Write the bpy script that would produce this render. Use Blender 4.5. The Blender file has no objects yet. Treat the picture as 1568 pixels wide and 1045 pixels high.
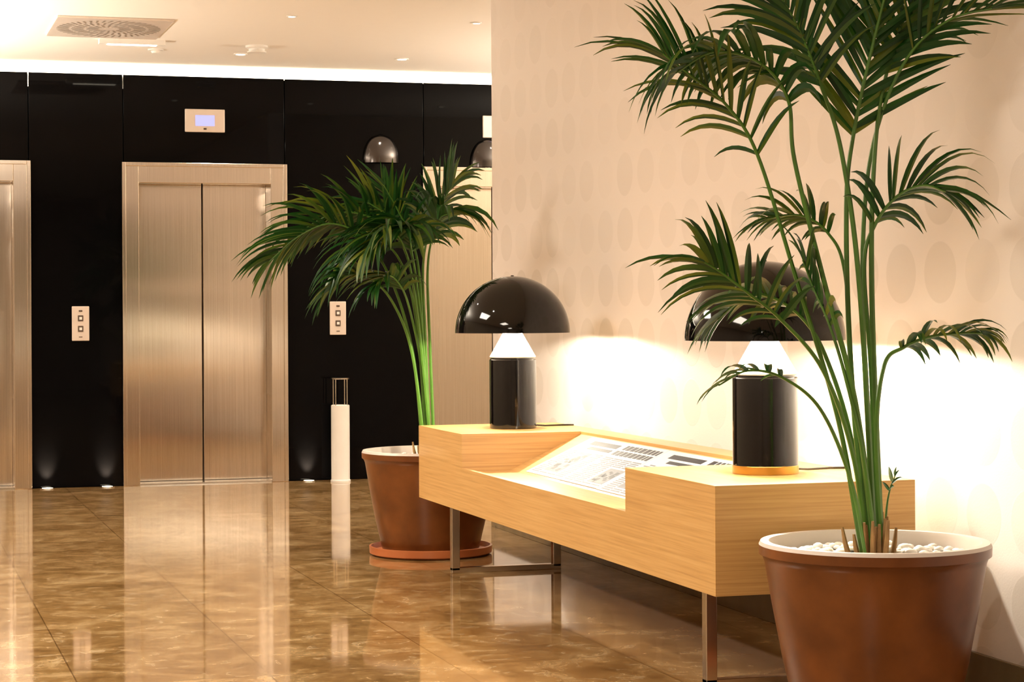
import bpy, bmesh, math, random
from mathutils import Vector, Matrix
random.seed(7)
scene = bpy.context.scene
scene.view_settings.view_transform = 'Standard'
scene.view_settings.look = 'None'
TH = math.radians(16.95)

# ------------------------------------------------------------ materials
def new_mat(name):
    m = bpy.data.materials.new(name); m.use_nodes = True
    nt = m.node_tree
    return m, nt, nt.nodes['Principled BSDF']

def simple(name, col, rough=0.5, metal=0.0, spec=0.5, emit=None, estr=0.0, coat=0.0, noise=0.06, nscale=12.0, bump=0.0):
    m, nt, b = new_mat(name)
    tc = nt.nodes.new('ShaderNodeTexCoord')
    n = nt.nodes.new('ShaderNodeTexNoise'); n.inputs['Scale'].default_value = nscale; n.inputs['Detail'].default_value = 4
    nt.links.new(tc.outputs['Object'], n.inputs['Vector'])
    r = nt.nodes.new('ShaderNodeMix'); r.data_type = 'RGBA'
    r.inputs[6].default_value = (*[c*(1-noise) for c in col], 1)
    r.inputs[7].default_value = (*[min(1, c*(1+noise)) for c in col], 1)
    nt.links.new(n.outputs['Fac'], r.inputs[0]); nt.links.new(r.outputs[2], b.inputs['Base Color'])
    b.inputs['Roughness'].default_value = rough; b.inputs['Metallic'].default_value = metal
    b.inputs['Specular IOR Level'].default_value = spec
    b.inputs['Coat Weight'].default_value = coat
    if emit:
        b.inputs['Emission Color'].default_value = (*emit, 1); b.inputs['Emission Strength'].default_value = estr
    if bump:
        bp = nt.nodes.new('ShaderNodeBump'); bp.inputs['Strength'].default_value = bump; bp.inputs['Distance'].default_value = 0.01
        nt.links.new(n.outputs['Fac'], bp.inputs['Height']); nt.links.new(bp.outputs['Normal'], b.inputs['Normal'])
    return m

def N(nt, t, **k):
    n = nt.nodes.new(t)
    for a, v in k.items(): setattr(n, a, v)
    return n
def math_n(nt, op, a, b=None, c=None):
    n = N(nt, 'ShaderNodeMath', operation=op)
    for i, v in enumerate((a, b, c)):
        if v is None: continue
        if hasattr(v, 'links') or hasattr(v, 'is_output'): nt.links.new(v, n.inputs[i])
        else: n.inputs[i].default_value = v
    return n.outputs[0]

def ramp(nt, fac, stops):
    r = N(nt, 'ShaderNodeValToRGB')
    el = r.color_ramp.elements
    el[0].position, el[0].color = stops[0][0], (*stops[0][1], 1)
    el[1].position, el[1].color = stops[-1][0], (*stops[-1][1], 1)
    for p, c in stops[1:-1]:
        e = el.new(p); e.color = (*c, 1)
    nt.links.new(fac, r.inputs[0])
    return r.outputs[0]

# floor marble
M_floor, nt, b = new_mat('polished_marble')
tc = N(nt, 'ShaderNodeTexCoord')
n1 = N(nt, 'ShaderNodeTexNoise'); n1.inputs['Scale'].default_value = 4.5; n1.inputs['Detail'].default_value = 12; n1.inputs['Roughness'].default_value = .76; n1.inputs['Distortion'].default_value = .4
nt.links.new(tc.outputs['Object'], n1.inputs['Vector'])
c1 = ramp(nt, n1.outputs['Fac'], [(.32, (.15, .075, .022)), (.5, (.30, .175, .064)), (.68, (.54, .38, .19))])
n2 = N(nt, 'ShaderNodeTexNoise'); n2.inputs['Scale'].default_value = 13; n2.inputs['Detail'].default_value = 7; n2.inputs['Distortion'].default_value = 1.0
nt.links.new(tc.outputs['Object'], n2.inputs['Vector'])
v = ramp(nt, n2.outputs['Fac'], [(.60, (0, 0, 0)), (.66, (1, 1, 1)), (.72, (0, 0, 0))])
mx = N(nt, 'ShaderNodeMix', data_type='RGBA'); mx.inputs[7].default_value = (.66, .53, .33, 1)
vm = math_n(nt, 'MULTIPLY', v, .4)
nt.links.new(vm, mx.inputs[0]); nt.links.new(c1, mx.inputs[6])
br = N(nt, 'ShaderNodeTexBrick'); br.offset = 0
br.inputs['Scale'].default_value = 1; br.inputs['Brick Width'].default_value = .6; br.inputs['Row Height'].default_value = .6
br.inputs['Mortar Size'].default_value = .0025; br.inputs['Color1'].default_value = (1, 1, 1, 1); br.inputs['Color2'].default_value = (.82, .80, .78, 1); br.inputs['Mortar'].default_value = (.45, .4, .35, 1)
nt.links.new(tc.outputs['Object'], br.inputs['Vector'])
mu = N(nt, 'ShaderNodeMix', data_type='RGBA', blend_type='MULTIPLY'); mu.inputs[0].default_value = 1
nt.links.new(mx.outputs[2], mu.inputs[6]); nt.links.new(br.outputs['Color'], mu.inputs[7])
nt.links.new(mu.outputs[2], b.inputs['Base Color'])
rr = N(nt, 'ShaderNodeMapRange'); rr.inputs['To Min'].default_value = .03; rr.inputs['To Max'].default_value = .09
nt.links.new(n2.outputs['Fac'], rr.inputs['Value']); nt.links.new(rr.outputs[0], b.inputs['Roughness'])
b.inputs['IOR'].default_value = 1.6

# wallpaper with discs
M_paper, nt, b = new_mat('cream_disc_wallpaper')
tc = N(nt, 'ShaderNodeTexCoord'); sp = N(nt, 'ShaderNodeSeparateXYZ'); nt.links.new(tc.outputs['Object'], sp.inputs[0])
gy = math_n(nt, 'DIVIDE', sp.outputs['Y'], .26); gz = math_n(nt, 'DIVIDE', math_n(nt, 'ADD', sp.outputs['Z'], .075), .245)
fy = math_n(nt, 'SUBTRACT', math_n(nt, 'FRACT', gy), .5); fz = math_n(nt, 'SUBTRACT', math_n(nt, 'FRACT', gz), .5)
d = math_n(nt, 'SQRT', math_n(nt, 'ADD', math_n(nt, 'MULTIPLY', fy, fy), math_n(nt, 'MULTIPLY', fz, fz)))
mr = N(nt, 'ShaderNodeMapRange'); mr.inputs['From Min'].default_value = .385; mr.inputs['From Max'].default_value = .40; mr.inputs['To Min'].default_value = 1; mr.inputs['To Max'].default_value = 0
nt.links.new(d, mr.inputs['Value'])
cell = N(nt, 'ShaderNodeCombineXYZ'); nt.links.new(math_n(nt, 'FLOOR', gy), cell.inputs[0]); nt.links.new(math_n(nt, 'FLOOR', gz), cell.inputs[1])
wn = N(nt, 'ShaderNodeTexWhiteNoise'); nt.links.new(cell.outputs[0], wn.inputs['Vector'])
amt = math_n(nt, 'MULTIPLY', mr.outputs[0], math_n(nt, 'MULTIPLY_ADD', wn.outputs['Value'], .6, .2))
# lamplight's effect put into the colour: discs stronger low, fainter high
grad = N(nt, 'ShaderNodeMapRange'); grad.inputs['From Min'].default_value = 1.0; grad.inputs['From Max'].default_value = 1.9; grad.inputs['To Min'].default_value = 1.5; grad.inputs['To Max'].default_value = .5
nt.links.new(sp.outputs['Z'], grad.inputs['Value'])
amt = math_n(nt, 'MULTIPLY', amt, grad.outputs[0])
mx = N(nt, 'ShaderNodeMix', data_type='RGBA'); mx.inputs[6].default_value = (.87, .81, .765, 1); mx.inputs[7].default_value = (.77, .715, .66, 1)
nt.links.new(amt, mx.inputs[0]); nt.links.new(mx.outputs[2], b.inputs['Base Color'])
b.inputs['Roughness'].default_value = .5
fn = N(nt, 'ShaderNodeTexNoise'); fn.inputs['Scale'].default_value = 160
nt.links.new(tc.outputs['Object'], fn.inputs['Vector'])
bp = N(nt, 'ShaderNodeBump'); bp.inputs['Strength'].default_value = .12; bp.inputs['Distance'].default_value = .003
nt.links.new(math_n(nt, 'ADD', fn.outputs['Fac'], mr.outputs[0]), bp.inputs['Height']); nt.links.new(bp.outputs['Normal'], b.inputs['Normal'])

# brushed steel (horizontally spread highlights)
M_steel, nt, b = new_mat('brushed_stainless_steel')
tc = N(nt, 'ShaderNodeTexCoord'); mp = N(nt, 'ShaderNodeMapping'); mp.inputs['Scale'].default_value = (220, 220, 1.5)
nt.links.new(tc.outputs['Object'], mp.inputs[0])
n1 = N(nt, 'ShaderNodeTexNoise'); n1.inputs['Scale'].default_value = 1; n1.inputs['Detail'].default_value = 3
nt.links.new(mp.outputs[0], n1.inputs['Vector'])
nt.links.new(ramp(nt, n1.outputs['Fac'], [(.3, (.70, .62, .53)), (.7, (.84, .76, .67))]), b.inputs['Base Color'])
b.inputs['Metallic'].default_value = 1; b.inputs['Roughness'].default_value = .17
b.inputs['Anisotropic'].default_value = .95
cx = N(nt, 'ShaderNodeCombineXYZ'); cx.inputs[0].default_value = 1
nt.links.new(cx.outputs[0], b.inputs['Tangent'])
mp2 = N(nt, 'ShaderNodeMapping'); mp2.inputs['Scale'].default_value = (.5, .8, 2.6)
nt.links.new(tc.outputs['Object'], mp2.inputs[0])
n3 = N(nt, 'ShaderNodeTexNoise'); n3.inputs['Scale'].default_value = 1.0; n3.inputs['Detail'].default_value = 0
nt.links.new(mp2.outputs[0], n3.inputs['Vector'])
bp = N(nt, 'ShaderNodeBump'); bp.inputs['Strength'].default_value = .14; bp.inputs['Distance'].default_value = .02
nt.links.new(n3.outputs['Fac'], bp.inputs['Height']); nt.links.new(bp.outputs['Normal'], b.inputs['Normal'])

# wood
M_wood, nt, b = new_mat('oak_veneer')
tc = N(nt, 'ShaderNodeTexCoord'); geo = N(nt, 'ShaderNodeNewGeometry')
def grain(s):
    mp = N(nt, 'ShaderNodeMapping'); mp.inputs['Scale'].default_value = s
    nt.links.new(tc.outputs['Object'], mp.inputs[0])
    n = N(nt, 'ShaderNodeTexNoise'); n.inputs['Scale'].default_value = 1; n.inputs['Detail'].default_value = 6; n.inputs['Roughness'].default_value = .6; n.inputs['Distortion'].default_value = .3
    nt.links.new(mp.outputs[0], n.inputs['Vector']); return n.outputs['Fac']
gs = grain((2.0, 2.0, 110)); gt = grain((110, 1.5, 1.0))
sx = N(nt, 'ShaderNodeSeparateXYZ'); nt.links.new(geo.outputs['Normal'], sx.inputs[0])
up = math_n(nt, 'GREATER_THAN', sx.outputs['Z'], .5)
mf = N(nt, 'ShaderNodeMix', data_type='FLOAT'); nt.links.new(up, mf.inputs[0]); nt.links.new(gs, mf.inputs[2]); nt.links.new(gt, mf.inputs[3])
nt.links.new(ramp(nt, mf.outputs[0], [(.25, (.46, .245, .075)), (.5, (.60, .35, .12)), (.75, (.68, .43, .165))]), b.inputs['Base Color'])
b.inputs['Roughness'].default_value = .38

# leaf
def leaf_mat(name, c_dark, c_mid, c_hi):
    m, nt, b = new_mat(name)
    geo = N(nt, 'ShaderNodeNewGeometry'); tc = N(nt, 'ShaderNodeTexCoord')
    n = N(nt, 'ShaderNodeTexNoise'); n.inputs['Scale'].default_value = 5
    nt.links.new(tc.outputs['Object'], n.inputs['Vector'])
    f = math_n(nt, 'ADD', math_n(nt, 'MULTIPLY', geo.outputs['Random Per Island'], .6), math_n(nt, 'MULTIPLY', n.outputs['Fac'], .4))
    col = ramp(nt, f, [(.15, c_dark), (.6, c_mid), (.92, c_hi)])
    nt.links.new(col, b.inputs['Base Color']); b.inputs['Roughness'].default_value = .36
    tr = N(nt, 'ShaderNodeBsdfTranslucent'); nt.links.new(col, tr.inputs['Color'])
    mxs = N(nt, 'ShaderNodeMixShader'); mxs.inputs[0].default_value = .28
    nt.links.new(b.outputs[0], mxs.inputs[1]); nt.links.new(tr.outputs[0], mxs.inputs[2])
    nt.links.new(mxs.outputs[0], nt.nodes['Material Output'].inputs[0])
    return m
M_leaf = leaf_mat('palm_leaf', (.005, .035, .006), (.014, .090, .010), (.20, .22, .016))
M_stem = simple('palm_stem', (.07, .18, .018), .4, noise=.5, nscale=8)
M_husk = simple('palm_husk', (.30, .17, .06), .8, noise=.5, nscale=30)

# clay
def clay(name, a, c):
    m, nt, b = new_mat(name)
    tc = N(nt, 'ShaderNodeTexCoord')
    n = N(nt, 'ShaderNodeTexNoise'); n.inputs['Scale'].default_value = 5; n.inputs['Detail'].default_value = 8
    nt.links.new(tc.outputs['Object'], n.inputs['Vector'])
    nt.links.new(ramp(nt, n.outputs['Fac'], [(.3, a), (.7, c)]), b.inputs['Base Color'])
    b.inputs['Roughness'].default_value = .3
    return m
M_clay = clay('terracotta_glazed', (.085, .023, .004), (.21, .066, .013))
M_saucer = clay('terracotta_saucer', (.42, .12, .035), (.52, .17, .06))
M_rim = simple('pot_rim_clay', (.58, .51, .45), .5)
M_black = simple('black_glass_panel', (.0022, .002, .0022), .035, spec=.09)
M_lac = simple('black_lacquer', (.003, .0025, .0025), .06, spec=.42, coat=.1)
M_glint = simple('bench_glint', (.42, .24, .06), .3, metal=1)
M_white = simple('white_enamel', (.85, .83, .79), .45)
M_chrome = simple('satin_chrome', (.62, .58, .52), .22, metal=1)
M_dchrome = simple('black_chrome', (.10, .09, .085), .14, metal=1)
M_ceil = simple('ceiling_paint', (.89, .86, .81), .8, noise=.01)
M_lobby = simple('lobby_plaster', (.46, .39, .31), .8, noise=.02)
M_base = simple('baseboard_stone', (.14, .095, .04), .25, noise=.25)
M_pebble = simple('white_pebble', (.85, .82, .76), .5, noise=.1)
M_soil = simple('potting_soil', (.05, .03, .018), .9, noise=.4, nscale=60, bump=.6)
M_page = simple('newsprint_paper', (.70, .71, .72), .6, noise=.02)
M_ink = simple('newsprint_ink', (.012, .012, .02), .6)
M_inkg = simple('newsprint_grey', (.14, .14, .16), .6, noise=.5, nscale=60)
M_screen = simple('lcd_screen', (.1, .1, .4), .3, emit=(.42, .42, 1.0), estr=1.3)
M_plate = simple('pale_metal_plate', (.80, .70, .62), .35, metal=.3)
M_btn = simple('button_dark', (.10, .07, .05), .3)
M_bulb = simple('bulb_glow', (1, .9, .7), .5, emit=(1, .78, .5), estr=25)
M_led = simple('led_glow', (1, .9, .7), .5, emit=(1, .88, .68), estr=16)
M_slot = simple('dark_slot', (.25, .2, .15), .8)

# ------------------------------------------------------------ mesh helpers
def link(o, parent=None):
    scene.collection.objects.link(o)
    if parent: o.parent = parent
    return o
def empty(name, loc=(0, 0, 0), rz=0):
    e = bpy.data.objects.new(name, None); e.empty_display_size = .1
    e.location = loc; e.rotation_euler = (0, 0, rz)
    return link(e)
def mesh_obj(name, verts, faces, mats, parent=None, smooth=False, fmat=None, loc=None):
    me = bpy.data.meshes.new(name); me.from_pydata([tuple(v) for v in verts], [], faces)
    for m in (mats if isinstance(mats, (list, tuple)) else [mats]): me.materials.append(m)
    if fmat:
        for p, i in zip(me.polygons, fmat): p.material_index = i
    if smooth:
        for p in me.polygons: p.use_smooth = True
    me.update()
    bm = bmesh.new(); bm.from_mesh(me); bmesh.ops.recalc_face_normals(bm, faces=bm.faces); bm.to_mesh(me); bm.free()
    o = bpy.data.objects.new(name, me)
    if loc: o.location = loc
    return link(o, parent)
class MB:
    def __init__(s): s.v = []; s.f = []; s.m = []
    def box(s, x0, x1, y0, y1, z0, z1, m=0):
        i = len(s.v)
        s.v += [(x0, y0, z0), (x1, y0, z0), (x1, y1, z0), (x0, y1, z0), (x0, y0, z1), (x1, y0, z1), (x1, y1, z1), (x0, y1, z1)]
        for f in ((0, 3, 2, 1), (4, 5, 6, 7), (0, 1, 5, 4), (1, 2, 6, 5), (2, 3, 7, 6), (3, 0, 4, 7)):
            s.f.append(tuple(i+k for k in f)); s.m.append(m)
        return s
    def prism_y(s, poly, y0, y1, m=0):
        i = len(s.v); n = len(poly)
        s.v += [(x, y0, z) for x, z in poly] + [(x, y1, z) for x, z in poly]
        s.f.append(tuple(i+k for k in range(n))); s.m.append(m)
        s.f.append(tuple(i+n+k for k in reversed(range(n)))); s.m.append(m)
        for k in range(n):
            k2 = (k+1) % n; s.f.append((i+k, i+n+k, i+n+k2, i+k2)); s.m.append(m)
        return s
    def lathe(s, prof, n=48, m=0, c=(0, 0, 0)):
        i = len(s.v); rings = len(prof)
        for r, z in prof:
            for k in range(n):
                a = 2*math.pi*k/n; s.v.append((c[0]+r*math.cos(a), c[1]+r*math.sin(a), c[2]+z))
        for j in range(rings-1):
            for k in range(n):
                k2 = (k+1) % n
                s.f.append((i+j*n+k, i+j*n+k2, i+(j+1)*n+k2, i+(j+1)*n+k)); s.m.append(m)
        return s
    def tube(s, pts, rads, n=7, m=0):
        i = len(s.v); pts = [Vector(p) for p in pts]
        for j, p in enumerate(pts):
            t = (pts[min(j+1, len(pts)-1)]-pts[max(j-1, 0)]).normalized()
            a = t.cross(Vector((.3, 1, .1))).normalized(); c = t.cross(a)
            for k in range(n):
                g = 2*math.pi*k/n; s.v.append(tuple(p+(a*math.cos(g)+c*math.sin(g))*rads[j]))
        for j in range(len(pts)-1):
            for k in range(n):
                k2 = (k+1) % n; s.f.append((i+j*n+k, i+j*n+k2, i+(j+1)*n+k2, i+(j+1)*n+k)); s.m.append(m)
        s.f.append(tuple(i+k for k in range(n))); s.m.append(m)
        s.f.append(tuple(i+(len(pts)-1)*n+k for k in range(n))); s.m.append(m)
        return s
    def obj(s, name, mats, parent=None, smooth=False, bevel=0, loc=None):
        o = mesh_obj(name, s.v, s.f, mats, parent, smooth, s.m, loc)
        if bevel:
            b = o.modifiers.new('bevel', 'BEVEL'); b.width = bevel; b.segments = 2; b.limit_method = 'ANGLE'
        if smooth:
            e = o.modifiers.new('es', 'EDGE_SPLIT'); e.split_angle = math.radians(38)
        return o

# ------------------------------------------------------------ room shell
XL, XR, YB, YE, ZC = -3.2, 3.18, -3.2, 14.13, 2.84
XE = 7.5
MB().box(XL-.1, XE+.1, YB-.1, 14.8, -.1, 0).obj('floor', M_floor)
MB().box(XL-.1, XE+.1, YB-.1, 14.8, ZC, ZC+.1).obj('ceiling', M_ceil)
MB().box(XL-.1, XL, YB, 14.6, 0, ZC).obj('wall_left', M_lobby)
MB().box(XL-.1, XR+.2, YB-.1, YB, 0, ZC).obj('wall_rear', M_lobby)
MB().box(XR, XR+.14, YB, 10.79, 0, ZC).obj('wall_right', M_paper)
MB().box(XR+.14, XE, 10.65, 10.79, 0, ZC).obj('wall_corridor', M_lobby)
MB().box(XE, XE+.1, 10.65, 14.6, 0, ZC).obj('wall_corridor_end', M_lobby)
MB().box(XL-.1, XE+.1, 14.62, 14.72, 0, ZC).obj('wall_elevator_backing', M_ceil)
MB().box(XR-.015, XR, YB, 10.79, 0, .12).obj('baseboard_right', M_base, bevel=.002)

# elevator bank: frames at X ranges
elev = [(-.12, .974), (1.593, 2.686), (3.667, 4.76)]
ZT, ZF = 2.755, 2.157
g = .003
mb = MB()
edges = [XL] + [e for p in elev for e in p] + [XE]
for i in range(0, len(edges), 2):      # piers
    a, c = edges[i], edges[i+1]
    mb.box(a+g, c-g, YE, YE+.22, 0, ZT)
for a, c in elev:                      # headers
    mb.box(a+g, c-g, YE, YE+.22, ZF, ZT)
mb.obj('wall_elevator', M_black, bevel=.0015)
def elevator(x0, x1):
    w = x1-x0; e = empty('elevator_door', (x0, YE, 0))
    m = MB()
    fw = .10; ht = .125
    y0, y1 = -.018, .26
    m.box(0, fw, y0, y1, 0, ZF); m.box(w-fw, w, y0, y1, 0, ZF); m.box(fw, w-fw, y0, y1, ZF-ht, ZF)
    # raised outer rim
    m.box(-.012, .014, y0-.012, y0+.01, 0, ZF+.012); m.box(w-.014, w+.012, y0-.012, y0+.01, 0, ZF+.012); m.box(.014, w-.014, y0-.012, y0+.01, ZF-.014, ZF+.012)
    m.obj('frame', M_steel, e, bevel=.003)
    mid = fw+(w-2*fw)*.51
    MB().box(fw, mid-.004, .20, .24, .012, ZF-ht).obj('door_leaf_left', M_steel, e, bevel=.003)
    MB().box(mid+.004, w-fw, .185, .225, .012, ZF-ht).obj('door_leaf_right', M_steel, e, bevel=.003)
    MB().box(fw, w-fw, 0, .26, 0, .010).obj('sill', M_chrome, e)
    MB().box(fw, w-fw, .24, .26, 0.01, ZF-ht).obj('shaft_backing', M_btn, e)
for p in elev: elevator(*p)

# call panels, displays
def call_panel(x, z):
    e = empty('elevator_call_panel', (x, YE, z))
    MB().box(-.057, .057, -.012, 0, -.115, .115).obj('plate', M_plate, e, bevel=.004)
    m = MB()
    for zz in (.035, -.035): m.box(-.018, .018, -.016, -.011, zz-.02, zz+.02)
    m.box(-.012, .012, -.016, -.011, .078, .090); m.box(-.012, .012, -.016, -.011, -.092, -.086)
    m.obj('buttons', M_btn, e, bevel=.004)
    MB().box(-.009, .009, -.019, -.015, .026, .044).box(-.009, .009, -.019, -.015, -.044, -.026).obj('arrow_caps', M_white, e)
call_panel(1.306, 1.09); call_panel(3.05, 1.115)
def display(x, z):
    e = empty('elevator_floor_display', (x, YE, z))
    MB().box(-.135, .135, -.015, 0, -.078, .078).obj('plate', M_plate, e, bevel=.005)
    MB().box(-.065, .065, -.018, -.014, -.036, .036).obj('screen', M_screen, e, bevel=.002)
    MB().box(-.01, .01, -.018, -.014, -.062, -.05).obj('sensor', M_btn, e)
display(2.14, 2.457); display(4.23, 2.457)

# added half domes standing in for bright reflections (small, black-chrome, flat bottom)
def reflection_dome(x, z):
    e = empty('wall_reflection_dome', (x, YE, z))
    n = 20; H = .20; vs = []; fs = []
    for j in range(11):
        t = j/10; r = .125*(1-(1-t)**2.4)**.5+.004; zz = H/2-H*t
        for k in range(n+1):
            a = math.pi*k/n; vs.append((math.cos(a)*r, -math.sin(a)*r*.6-.001, zz))
    for j in range(10):
        for k in range(n):
            q = j*(n+1)+k; fs.append((q, q+1, q+n+2, q+n+1))
    mesh_obj('half_dome', vs, fs, M_dchrome, e, True)
    MB().box(-.04, .04, -.03, 0, -.05, .05).obj('dome_core', M_white, e)
    l = bpy.data.lights.new('dome_spot', 'SPOT'); l.energy = 3; l.color = (1, .82, .6); l.spot_size = math.radians(80); l.shadow_soft_size = .02
    o = bpy.data.objects.new('dome_spot_beam', l); o.location = (0, -.05, -.06); link(o, e)
reflection_dome(3.36, 2.29); reflection_dome(4.13, 2.27)

# recessed floor uplights
def floor_uplight(x, y=YE-.065, pw=32):
    e = empty('recessed_floor_uplight', (x, y, 0))
    MB().lathe([(.0, .010), (.030, .006), (.036, .004)], 20, 0).lathe([(.036, .001), (.036, .007), (.05, .007), (.05, .0005)], 20, 1).obj('fixture', [M_led, M_chrome], e, smooth=True)
    l = bpy.data.lights.new('uplight', 'SPOT'); l.energy = pw; l.color = (1, .85, .6); l.spot_size = math.radians(56); l.spot_blend = 1.0; l.shadow_soft_size = .02
    o = bpy.data.objects.new('uplight_beam', l); o.location = (0, 0, .02); o.rotation_euler = (math.radians(180-30), 0, 0); link(o, e)
for x in (1.08, 1.47, 2.83): floor_uplight(x)

# ------------------------------------------------------------ ceiling fixtures
WARM = (1, .88, .735)
def downlight(x, y, pw=18, r=.045, glow=M_led):
    e = empty('recessed_downlight', (x, y, ZC))
    MB().lathe([(0, -.002), (r*.7, -.002)], 24, 0).lathe([(r*.7, -.001), (r*.7, -.006), (r, -.006), (r, 0)], 24, 1).obj('fixture', [glow, M_white], e, smooth=True)
    l = bpy.data.lights.new('downlight', 'SPOT'); l.energy = pw; l.color = WARM; l.spot_size = math.radians(110); l.spot_blend = .7; l.shadow_soft_size = .04
    o = bpy.data.objects.new('downlight_beam', l); o.location = (0, 0, -.02); link(o, e)
for x in (2.28, 3.36, 4.45): downlight(x, 13.5, 38)
for x in (2.27, 3.36, 4.45): downlight(x, 11.7, 44, .03)
for x in (.2, -1): downlight(x, 12.6, 80)
for y, p in ((4.0, 66), (6.0, 82), (8.0, 94), (10.0, 100)):
    downlight(.9, y, p)

e = empty('ceiling_smoke_detector', (2.31, 13.07, ZC))
MB().lathe([(.07, 0), (.07, -.012), (.055, -.02), (.05, -.02), (.05, -.035), (.06, -.037), (.06, -.044), (0, -.046)], 28).obj('detector_body', M_white, e, True)
e = empty('ceiling_sensor', (1.72, 13.4, ZC))
MB().lathe([(.05, 0), (.05, -.008), (.03, -.012), (.025, -.025), (0, -.03)], 24).obj('sensor_body', M_white, e, True)
# swirl air diffuser
e = empty('ceiling_air_diffuser', (1.32, 12.42, ZC))
MB().box(-.33, .33, -.42, .42, -.012, 0).obj('plate', M_plate, e, bevel=.004)
m = MB()
for ring, (r0, r1, n) in enumerate(((.06, .13, 18), (.145, .215, 30), (.23, .30, 44))):
    for k in range(n):
        a = 2*math.pi*k/n; hw = .32*2*math.pi/n/2
        p = [(r0, a-hw), (r0, a+hw), (r1, a+hw+.10), (r1, a-hw+.10)]
        i = len(m.v)
        for r, aa in p: m.v.append((r*math.cos(aa), r*math.sin(aa)*1.2, -.0135))
        m.f.append((i, i+1, i+2, i+3)); m.m.append(0)
m.obj('swirl_slots', M_slot, e)
e = empty('ceiling_strip_light', (1.52, 12.98, ZC))
MB().box(-.2, .2, -.04, .04, -.03, 0, 0).box(-.15, .15, -.02, .02, -.033, -.03, 1).obj('strip_body', [M_white, M_led], e)

# cove light
e = empty('cove_led_strip', (2.1, 14.47, 2.70))
MB().box(-5, 5, -.02, .02, -.01, 0).obj('strip', M_led, e)
MB().box(-5.2, 5.3, -.12, .15, -.04, -.015).obj('tray', M_ceil, e)
def area(name, loc, sx, sy, pw, col, parent=None, rot=(0, 0, 0)):
    l = bpy.data.lights.new(name, 'AREA'); l.shape = 'RECTANGLE'; l.size = sx; l.size_y = sy; l.energy = pw; l.color = col
    o = bpy.data.objects.new(name, l); o.location = loc; o.rotation_euler = rot
    return link(o, parent)
area('cove_light', (0, -.02, .02), 10, .05, 220, (1, .88, .70), e, (math.radians(160), 0, 0))

# light panels added on the unseen lobby ceiling for soft fill
for (x, y, p) in ((-.5, 8.4, 145), (-.3, 4.4, 118), (-1.2, -.8, 120)):
    e = empty('ceiling_fill_panel', (x, y, ZC))
    MB().box(-.65, .65, -.65, .65, -.02, 0).obj('fill_panel_frame', M_white, e)
    area('panel_fill_light', (0, 0, -.03), 1.2, 1.2, p, WARM, e)

# added unseen uplights to brighten the ceiling of the landing
def ceiling_fill(x, y, pw):
    e = empty('ceiling_fill_uplight', (x, y, 0))
    MB().lathe([(0, 0), (.15, 0), (.15, .02), (.02, .03), (.012, .05), (.012, 1.70), (.03, 1.72), (.20, 1.84), (.205, 1.85), (.195, 1.85), (.03, 1.735), (0, 1.735)], 40).obj('fill_stand_and_bowl', M_chrome, e, True)
    area('uplight', (0, 0, 1.845), .3, .3, pw, WARM, e, (math.pi, 0, 0))
ceiling_fill(-.55, 11.6, 120); ceiling_fill(-.55, 13.2, 90); ceiling_fill(5.9, 12.4, 260)

# ------------------------------------------------------------ bench
e = empty('display_bench', (2.389, 5.775, 0))
L = 9.32-5.775; y1, y2 = 6.555-5.775, 8.584-5.775; W = .661; zb, zt = .304, .634
m = MB()
full = [(0, zb), (W, zb), (W, zt), (0, zt)]
m.prism_y(full, 0, y1); m.prism_y(full, y2, L)
m.prism_y([(0, zb), (W, zb), (W, zt), (.55, zt), (.535, zt), (.535, zt-.012), (.212, .474), (.02, .474), (.02, .488), (0, .488)], y1, y2)
m.obj('body', M_wood, e)
m = MB()
for y in (.195, L-.40):
    for x in (.06, .53): m.box(x-.018, x+.018, y-.018, y+.018, 0.012, zb)
    m.box(.06-.018, .548, y-.018, y+.018, 0, .024)
m.obj('legs', M_chrome, e, bevel=.002)

# newspaper spread on the sloping board
sl = math.atan2(zt-.012-.474, .535-.212)
e2 = empty('newspaper_spread', (2.389+.212, 5.775+y1, .474))
e2.rotation_euler = (0, -sl, 0)
SL = math.hypot(zt-.012-.474, .323)
m = MB(); ink = MB(); rnd = random.Random(3)
ys = .03; k = 0
while ys+.27 < (y2-y1)-.05:
    w = .45; h0 = .012+.006*rnd.random(); zz = .002+.0006*(k % 3)
    yA, yB = ys, min(ys+w, y2-y1-.04)
    m.box(h0, SL-.01, yA, yB, .0008, zz, 0)
    def q(x0, x1, a, c, mat): ink.box(x0, x1, a, c, zz, zz+.0007, mat)
    if k % 2 == 0:
        for row in (SL-.03, SL-.075):
            yy = yA+.02
            while yy < yB-.05:
                ww = rnd.uniform(.018, .045); q(row-.034, row, yy, min(yy+ww, yB-.015), 0); yy += ww+.011
        xs0 = SL-.13
        img = (h0+.03, h0+.14, yA+.02, yA+.19)
    else:
        q(SL-.035-.03, SL-.035, yA+.02, yB-.10, 0); q(SL-.10, SL-.08, yA+.02, yB-.16, 0)
        xs0 = SL-.125
        img = (h0+.04, xs0-.005, yA+.14, yA+.32)
    q(*img, 1)
    for t in range(16):     # picture detail
        a = rnd.uniform(img[2], img[3]-.04); x = rnd.uniform(img[0], img[1]-.025); ink.box(x, x+rnd.uniform(.01, .025), a, a+rnd.uniform(.012, .04), zz, zz+.0011, 0)
    cw = (yB-yA-.03)/4
    for c in range(4):
        xx = xs0; a = yA+.015+c*cw
        while xx > h0+.015:
            wl = cw*(.88 if rnd.random() > .12 else .5)
            if not (a+wl > img[2]-.004 and a < img[3]+.004 and xx > img[0]-.004 and xx-.005 < img[1]+.004):
                q(xx-.0062, xx, a, a+wl, 1)
            xx -= .0125
    ys += w+.004; k += 1
m.obj('pages', M_page, e2); ink.obj('print', [M_ink, M_inkg], e2)

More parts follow.
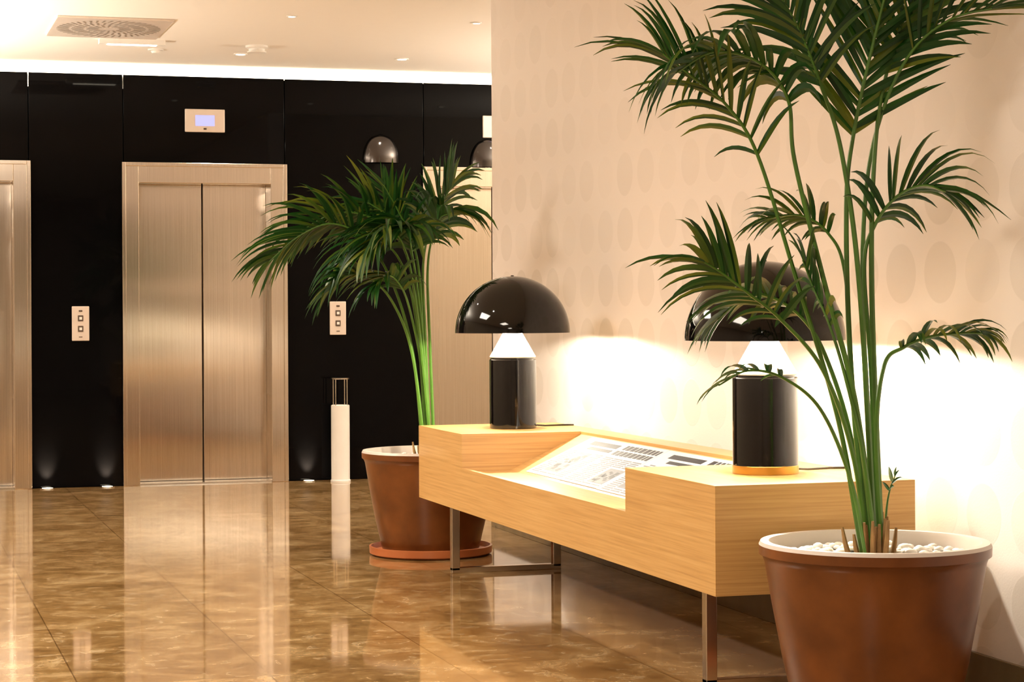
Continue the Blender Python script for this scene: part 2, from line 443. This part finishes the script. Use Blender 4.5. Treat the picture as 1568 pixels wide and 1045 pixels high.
# ------------------------------------------------------------ table lamps
def lamp(x, y, z, ring=False, pw=27):
    e = empty('mushroom_table_lamp', (x, y, z))
    MB().lathe([(0, 0), (.102, 0), (.105, .003), (.105, .306), (.100, .310), (.100, .316), (0, .317)], 64).obj('base', M_lac, e, True)
    if ring: MB().lathe([(.103, .0), (.1062, .001), (.1062, .026), (.104, .028)], 64).obj('bench_glint_band', M_glint, e, True)  # added band, coloured as the lit bench's golden reflection on the base
    MB().lathe([(.100, .316), (.103, .320), (.036, .437), (.030, .445), (.012, .45), (.012, .66), (0, .66)], 64).obj('cone', M_white, e, True)  # cone coloured white in place of bulb glare on black lacquer
    R = .2575; zc = .427; prof = []
    for i in range(29):
        a = math.pi/2*i/28; prof.append((R*math.cos(a), zc+R*.985*math.sin(a)))
    MB().lathe(prof, 96).lathe([(R-.004, zc), (R, zc)], 96).obj('shade', M_lac, e, True)
    MB().lathe([(r*.984, zc+(zz-zc)*.98) for r, zz in prof], 96).obj('shade_lining', M_white, e, True)
    MB().lathe([(0, .655+.0), (.008, .681), (.006, .684), (0, .685)], 20).obj('finial', M_lac, e, True)
    for sx in (-1, 1):
        m = MB(); m.lathe([(0, -.02), (.014, -.012), (.02, 0), (.014, .014), (0, .022)], 16, c=(sx*.05, 0, .475)); m.obj('bulb', M_bulb, e, True)
        l = bpy.data.lights.new('bulb_light', 'POINT'); l.energy = pw; l.color = (1, .89, .71); l.shadow_soft_size = .015
        o = bpy.data.objects.new('bulb_light', l); o.location = (sx*.085, 0, .458); link(o, e)
    cord = MB().tube([(.10, .0, .012), (.16, .03, .006), (.25, .05, .006), (.30, .04, .006)], [.004]*4, 6); cord.obj('cord', M_lac, e, True)
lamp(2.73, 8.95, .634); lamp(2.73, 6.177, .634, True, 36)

# ------------------------------------------------------------ palms
def catmull(P, n=10):
    P = [Vector(p) for p in P]; out = []
    Q = [P[0]*2-P[1]]+P+[P[-1]*2-P[-2]]
    for i in range(1, len(Q)-2):
        for k in range(n):
            t = k/n; a, b_, c, d_ = Q[i-1], Q[i], Q[i+1], Q[i+2]
            out.append(.5*((2*b_)+(c-a)*t+(2*a-5*b_+4*c-d_)*t*t+(3*b_-a-3*c+d_)*t**3))
    out.append(P[-1]); return out

def frond(stem, leaf, P, start, LL, npair=18, twist=0.6, droop=.35, wid=.013, r0=.007, S0=None, rnd=random, spread=1.0):
    pts = catmull(P, 10); n = len(pts)
    stem.tube(pts, [r0*(1-.8*(i/(n-1)))+.001 for i in range(n)], 6)
    i0 = start*10
    H = pts[-1]-pts[i0]; H.z = 0
    if H.length < .02: H = Vector((1, 0, 0))
    Sb = S0 or H.cross(Vector((0, 0, 1))).normalized()
    for j in range(npair+1):
        u = j/npair
        f = i0+u*(n-1-i0)*.985; i = min(int(f), n-2); p = pts[i].lerp(pts[i+1], f-i)
        T = (pts[min(i+2, n-1)]-pts[max(i-1, 0)]).normalized()
        S = (Sb-T*Sb.dot(T)).normalized()
        S = Matrix.Rotation(twist, 3, T) @ S
        Nn = S.cross(T)
        if Nn.z < 0: Nn = -Nn
        for sd in (-1, 1):
            phi = math.radians((62-38*u+rnd.uniform(-9, 9))*spread)
            ln = LL*(.45+.75*math.sin(math.pi*(.12+.72*u))**.9)*rnd.uniform(.8, 1.15)
            if u > .9: ln *= .75
            d = (T*math.cos(phi)+S*sd*math.sin(phi)+Nn*rnd.uniform(.08, .3)).normalized()
            seg = 7; q = p+T*rnd.uniform(-.006, .006); base = len(leaf.v)
            w = wid*rnd.uniform(.75, 1.2)
            dr = droop*rnd.uniform(.7, 1.35)
            side = d.cross(Nn).normalized()
            for k in range(seg+1):
                t = k/seg
                ww = w*(math.sin(math.pi*min(1, .1+.9*t)**.75))**.8 if k < seg else .0004
                side = (side-d*side.dot(d)).normalized(); nn = side.cross(d)
                leaf.v += [tuple(q-side*ww+nn*ww*.35), tuple(q), tuple(q+side*ww+nn*ww*.35)]
                q = q+d*(ln/seg)
                d = (d+Vector((0, 0, -1))*dr*(.35+t)*.42*(1-abs(d.z)*.3)).normalized()
            for k in range(seg):
                c = base+k*3
                leaf.f += [(c, c+1, c+4, c+3), (c+1, c+2, c+5, c+4)]; leaf.m += [0, 0]

CT, SN = math.cos(TH), math.sin(TH)
def keep_off_wall(leaf, px):
    lim = XR-.03-px      # foliage bends away from the wall plane
    out = []
    for (a, b_, z) in leaf.v:
        X = CT*a+SN*b_
        s = lim-.12
        if X > s:
            X2 = s+.11*(1-math.exp(-(X-s)/.11)); sh = min((X-X2)/SN, .25); b_ -= sh
            X3 = CT*a+SN*b_
            if X3 > X2: a -= (X3-X2)/CT
        out.append((a, b_, z))
    leaf.v = out

def pot(name, loc):
    e = empty(name, loc, -TH)
    z0 = .022
    MB().lathe([(0, 0), (.275, 0), (.292, .010), (.294, .042), (.284, .044), (.276, .02), (0, .018)], 72).obj('saucer', M_saucer, e, True)
    MB().lathe([(0, z0), (.222, z0), (.232, .03), (.262, .16), (.292, .32), (.312, .44), (.318, .455), (.327, .462), (.328, .488)], 80, 0).lathe([(.328, .488), (.323, .498), (.300, .498), (.296, .488), (.285, .40)], 80, 1).obj('pot', [M_clay, M_rim], e, True)
    MB().lathe([(0, .452), (.15, .452), (.291, .446)], 48).obj('soil', M_soil, e, True)
    m = MB(); r = random.Random(5)
    for k in range(170):
        a = r.uniform(0, 6.283); rr = .285*math.sqrt(r.uniform(.15, .93)); s = r.uniform(.010, .020)
        c = Vector((rr*math.cos(a), rr*math.sin(a), .448+s*.4+r.uniform(0, .006)))
        i = len(m.v); sx, sy, sz = s*r.uniform(.8, 1.4), s*r.uniform(.8, 1.2), s*r.uniform(.5, .8)
        ca, sa = math.cos(a*7), math.sin(a*7)
        for j in range(5):
            ph = math.pi*(j+.5)/5
            for q in range(8):
                t = 2*math.pi*q/8; x, y = sx*math.sin(ph)*math.cos(t), sy*math.sin(ph)*math.sin(t)
                m.v.append((c.x+x*ca-y*sa, c.y+x*sa+y*ca, c.z+sz*math.cos(ph)))
        for j in range(4):
            for q in range(8):
                q2 = (q+1) % 8; m.f.append((i+j*8+q, i+j*8+q2, i+(j+1)*8+q2, i+(j+1)*8+q)); m.m.append(0)
        m.f.append(tuple(i+q for q in range(8))); m.m.append(0); m.f.append(tuple(i+32+q for q in range(8))); m.m.append(0)
    o = m.obj('pebbles', M_pebble, e)
    for p in o.data.polygons: p.use_smooth = True
    h = MB()
    for k in range(16):
        a = r.uniform(0, 6.283); rr = r.uniform(.015, .085); x, y = rr*math.cos(a), rr*math.sin(a)
        hh = r.uniform(.04, .13)
        h.tube([(x, y, .44), (x*1.2, y*1.2, .45+hh*.5), (x*1.3, y*1.4, .45+hh)], [.009, .007, .004], 6)
    h.obj('husks', M_husk, e, True)
    return e

# near palm
e = pot('potted_kentia_palm', (2.72, 5.395, 0))
st, lf = MB(), MB(); R = random.Random(11)
Rx = Vector((1, 0, 0))
frond(st, lf, [(-.02, 0, .45), (-.06, .03, 1.0), (-.07, .03, 1.45), (-.05, .02, 1.66), (.0, .0, 1.90), (.06, -.03, 2.14), (.12, -.06, 2.32)], 3, .36, 26, 0, .15, .012, .008, Rx, R, .8)
frond(st, lf, [(-.03, .02, .45), (-.10, .02, .85), (-.22, 0, 1.25), (-.33, -.02, 1.60), (-.42, -.04, 1.74), (-.52, -.06, 1.82), (-.60, -.08, 1.88)], 3, .27, 14, .5, .5, .008, .007, None, R, .8)
frond(st, lf, [(0, -.03, .45), (-.06, -.04, .9), (-.15, -.05, 1.25), (-.23, -.06, 1.58), (-.25, -.08, 1.75), (-.33, -.1, 1.85), (-.46, -.12, 1.88), (-.57, -.13, 1.82)], 4, .25, 16, .3, 1.1, .013, .008, None, R)
frond(st, lf, [(.01, .02, .45), (.0, .03, .95), (-.02, .03, 1.28), (.01, .02, 1.40), (.07, 0, 1.48), (.14, -.02, 1.51), (.20, -.04, 1.49)], 3, .22, 13, -.6, .65, .009, .007, None, R)
frond(st, lf, [(-.02, -.03, .45), (-.07, -.06, .75), (-.16, -.1, .99), (-.28, -.14, 1.13), (-.37, -.18, 1.20), (-.45, -.2, 1.26), (-.50, -.22, 1.29)], 3, .21, 13, .6, .5, .010, .007, None, R)
frond(st, lf, [(.02, -.02, .45), (.0, -.04, .8), (.02, -.06, 1.0), (.07, -.08, 1.05), (.14, -.1, 1.08), (.22, -.12, 1.09), (.28, -.13, 1.09)], 3, .14, 13, -.4, .9, .010, .007, None, R)
frond(st, lf, [(-.01, .04, .45), (-.06, .05, .8), (-.13, .06, 1.03), (-.2, .06, 1.14), (-.3, .05, 1.20), (-.38, .04, 1.18), (-.44, .04, 1.13)], 3, .18, 12, .4, .7, .013, .007, None, R)
frond(st, lf, [(.0, .03, .45), (-.05, .05, .9), (-.07, .06, 1.26), (-.12, .06, 1.38), (-.20, .06, 1.43), (-.30, .05, 1.42)], 3, .15, 12, .5, .6, .008, .006, None, R)
frond(st, lf, [(-.03, -.05, .45), (-.08, -.08, .68), (-.17, -.12, .88), (-.28, -.15, .97), (-.38, -.18, .99), (-.46, -.18, .95)], 3, .12, 6, .3, .5, .010, .006, None, R)
frond(st, lf, [(.02, .0, .45), (.0, .02, 1.2), (.01, .02, 1.60), (.05, .04, 1.84), (.12, .05, 2.03), (.22, .05, 2.16)], 3, .33, 16, -.3, .3, .011, .008, Rx, R, .9)
frond(st, lf, [(.0, -.01, .45), (-.04, -.02, 1.2), (-.09, -.02, 1.60), (-.15, -.02, 1.80), (-.22, -.03, 1.97), (-.31, -.03, 2.12)], 3, .30, 17, .3, .45, .011, .008, Rx, R, .9)
frond(st, lf, [(.01, .03, .45), (-.02, .05, 1.1), (-.01, .05, 1.5), (.04, .03, 1.74), (.12, .0, 1.90), (.22, -.04, 1.98), (.32, -.1, 2.0)], 4, .24, 10, -.4, .4, .007, .007, None, R, .8)
frond(st, lf, [(.0, -.04, .45), (-.04, -.05, .75), (-.09, -.04, .98), (-.13, -.02, 1.12), (-.17, .0, 1.22), (-.20, .0, 1.30)], 3, .15, 9, .4, .7, .011, .006, None, R)
frond(st, lf, [(.03, .02, .45), (.04, .03, .58), (.05, .03, .64), (.065, .03, .68)], 2, .05, 2, .3, .3, .007, .003, None, R)
keep_off_wall(lf, 2.72)
st.obj('stems', M_stem, e, True); lf.obj('fronds', M_leaf, e, True)

# far palm
e = pot('potted_kentia_palm', (2.535, 9.67, 0))
st, lf = MB(), MB(); R = random.Random(23)
far = [
 ([(-.03, 0, .45), (-.08, 0, .95), (-.17, 0, 1.28), (-.30, 0, 1.50), (-.46, -.02, 1.58), (-.62, -.04, 1.52), (-.76, -.05, 1.40)], 3, .28, 20, .6, .5, .013),
 ([(-.02, .03, .45), (-.05, .03, 1.0), (-.1, .03, 1.40), (-.2, .03, 1.56), (-.34, .02, 1.63), (-.48, .0, 1.62), (-.62, 0, 1.54)], 3, .27, 18, .6, .45, .012),
 ([(.0, .0, .45), (-.02, 0, 1.0), (-.03, 0, 1.36), (.0, 0, 1.54), (.05, 0, 1.66), (.12, 0, 1.77)], 3, .26, 18, -.5, .5, .013),
 ([(-.02, -.03, .45), (-.08, -.05, .95), (-.17, -.08, 1.2), (-.28, -.12, 1.32), (-.38, -.15, 1.33), (-.46, -.16, 1.26)], 3, .22, 14, .4, .7, .014),
 ([(.0, .03, .45), (-.04, .02, 1.0), (-.07, .02, 1.36), (-.12, .0, 1.52), (-.20, -.02, 1.62), (-.29, -.03, 1.68)], 3, .25, 15, .8, .3, .012),
 ([(.01, -.02, .45), (-.04, -.05, 1.0), (-.08, -.1, 1.33), (-.13, -.18, 1.50), (-.20, -.26, 1.54), (-.27, -.34, 1.44)], 3, .27, 17, .1, .8, .016),
 ([(.02, .0, .45), (.0, .02, 1.0), (-.01, .03, 1.33), (.01, .02, 1.50), (.05, -.02, 1.60), (.09, -.08, 1.62)], 3, .26, 14, -.3, 1.0, .015),
 ([(-.01, .0, .45), (-.05, 0, 1.0), (-.10, -.02, 1.30), (-.18, -.04, 1.46), (-.3, -.08, 1.50), (-.4, -.1, 1.40)], 3, .28, 16, -.3, .8, .015),
 ([(-.0, .0, .45), (-.03, 0, 1.0), (-.05, -.02, 1.36), (-.09, -.03, 1.52), (-.15, -.05, 1.65), (-.21, -.08, 1.76)], 3, .20, 11, .5, .15, .011),
 ([(-.0, -.02, .45), (-.03, -.03, 1.0), (-.06, -.05, 1.30), (-.08, -.10, 1.45), (-.09, -.2, 1.55), (-.10, -.3, 1.54)], 3, .26, 14, .0, .9, .016),
 ([(.0, .0, .45), (-.04, -.02, .9), (-.08, -.06, 1.12), (-.12, -.12, 1.26), (-.18, -.2, 1.33), (-.24, -.28, 1.28)], 3, .22, 13, .2, .8, .014),
]
for P, s, LL, npair, tw, dr, wd in far: frond(st, lf, P, s, LL, npair, tw, dr, wd, .008, None, R)
keep_off_wall(lf, 2.535)
st.obj('stems', M_stem, e, True); lf.obj('fronds', M_leaf, e, True)

# ------------------------------------------------------------ standing ashtray by the wall
e = empty('standing_ashtray', (3.03, 13.97, 0))
MB().lathe([(0, 0), (.068, 0), (.068, .012), (.063, .016), (.063, .52), (.056, .524), (.052, .515), (0, .512)], 40).obj('column', M_white, e, True)
m = MB()
for k in range(4):
    a = math.pi/4+k*math.pi/2; x, y = .056*math.cos(a), .056*math.sin(a); m.tube([(x, y, .50), (x, y, .70)], [.004, .004], 8)
m.lathe([(.0, .698), (.064, .698), (.064, .708), (0, .708)], 32); m.obj('top_frame', M_chrome, e, True)

# ------------------------------------------------------------ camera, world
cam = bpy.data.cameras.new('camera'); co = bpy.data.objects.new('camera', cam); link(co)
cam.sensor_width = 36; cam.lens = 3200/1568*36; cam.shift_y = -46.5/1568; cam.clip_end = 100
co.matrix_world = Matrix.Translation((0, 0, 1.16)) @ Matrix.Rotation(-TH, 4, 'Z') @ Matrix.Rotation(math.pi/2, 4, 'X') @ Matrix.Rotation(-.0055, 4, 'Z')
scene.camera = co
w = bpy.data.worlds.new('world'); scene.world = w; w.use_nodes = True
w.node_tree.nodes['Background'].inputs[0].default_value = (1, .8, .6, 1); w.node_tree.nodes['Background'].inputs[1].default_value = .1
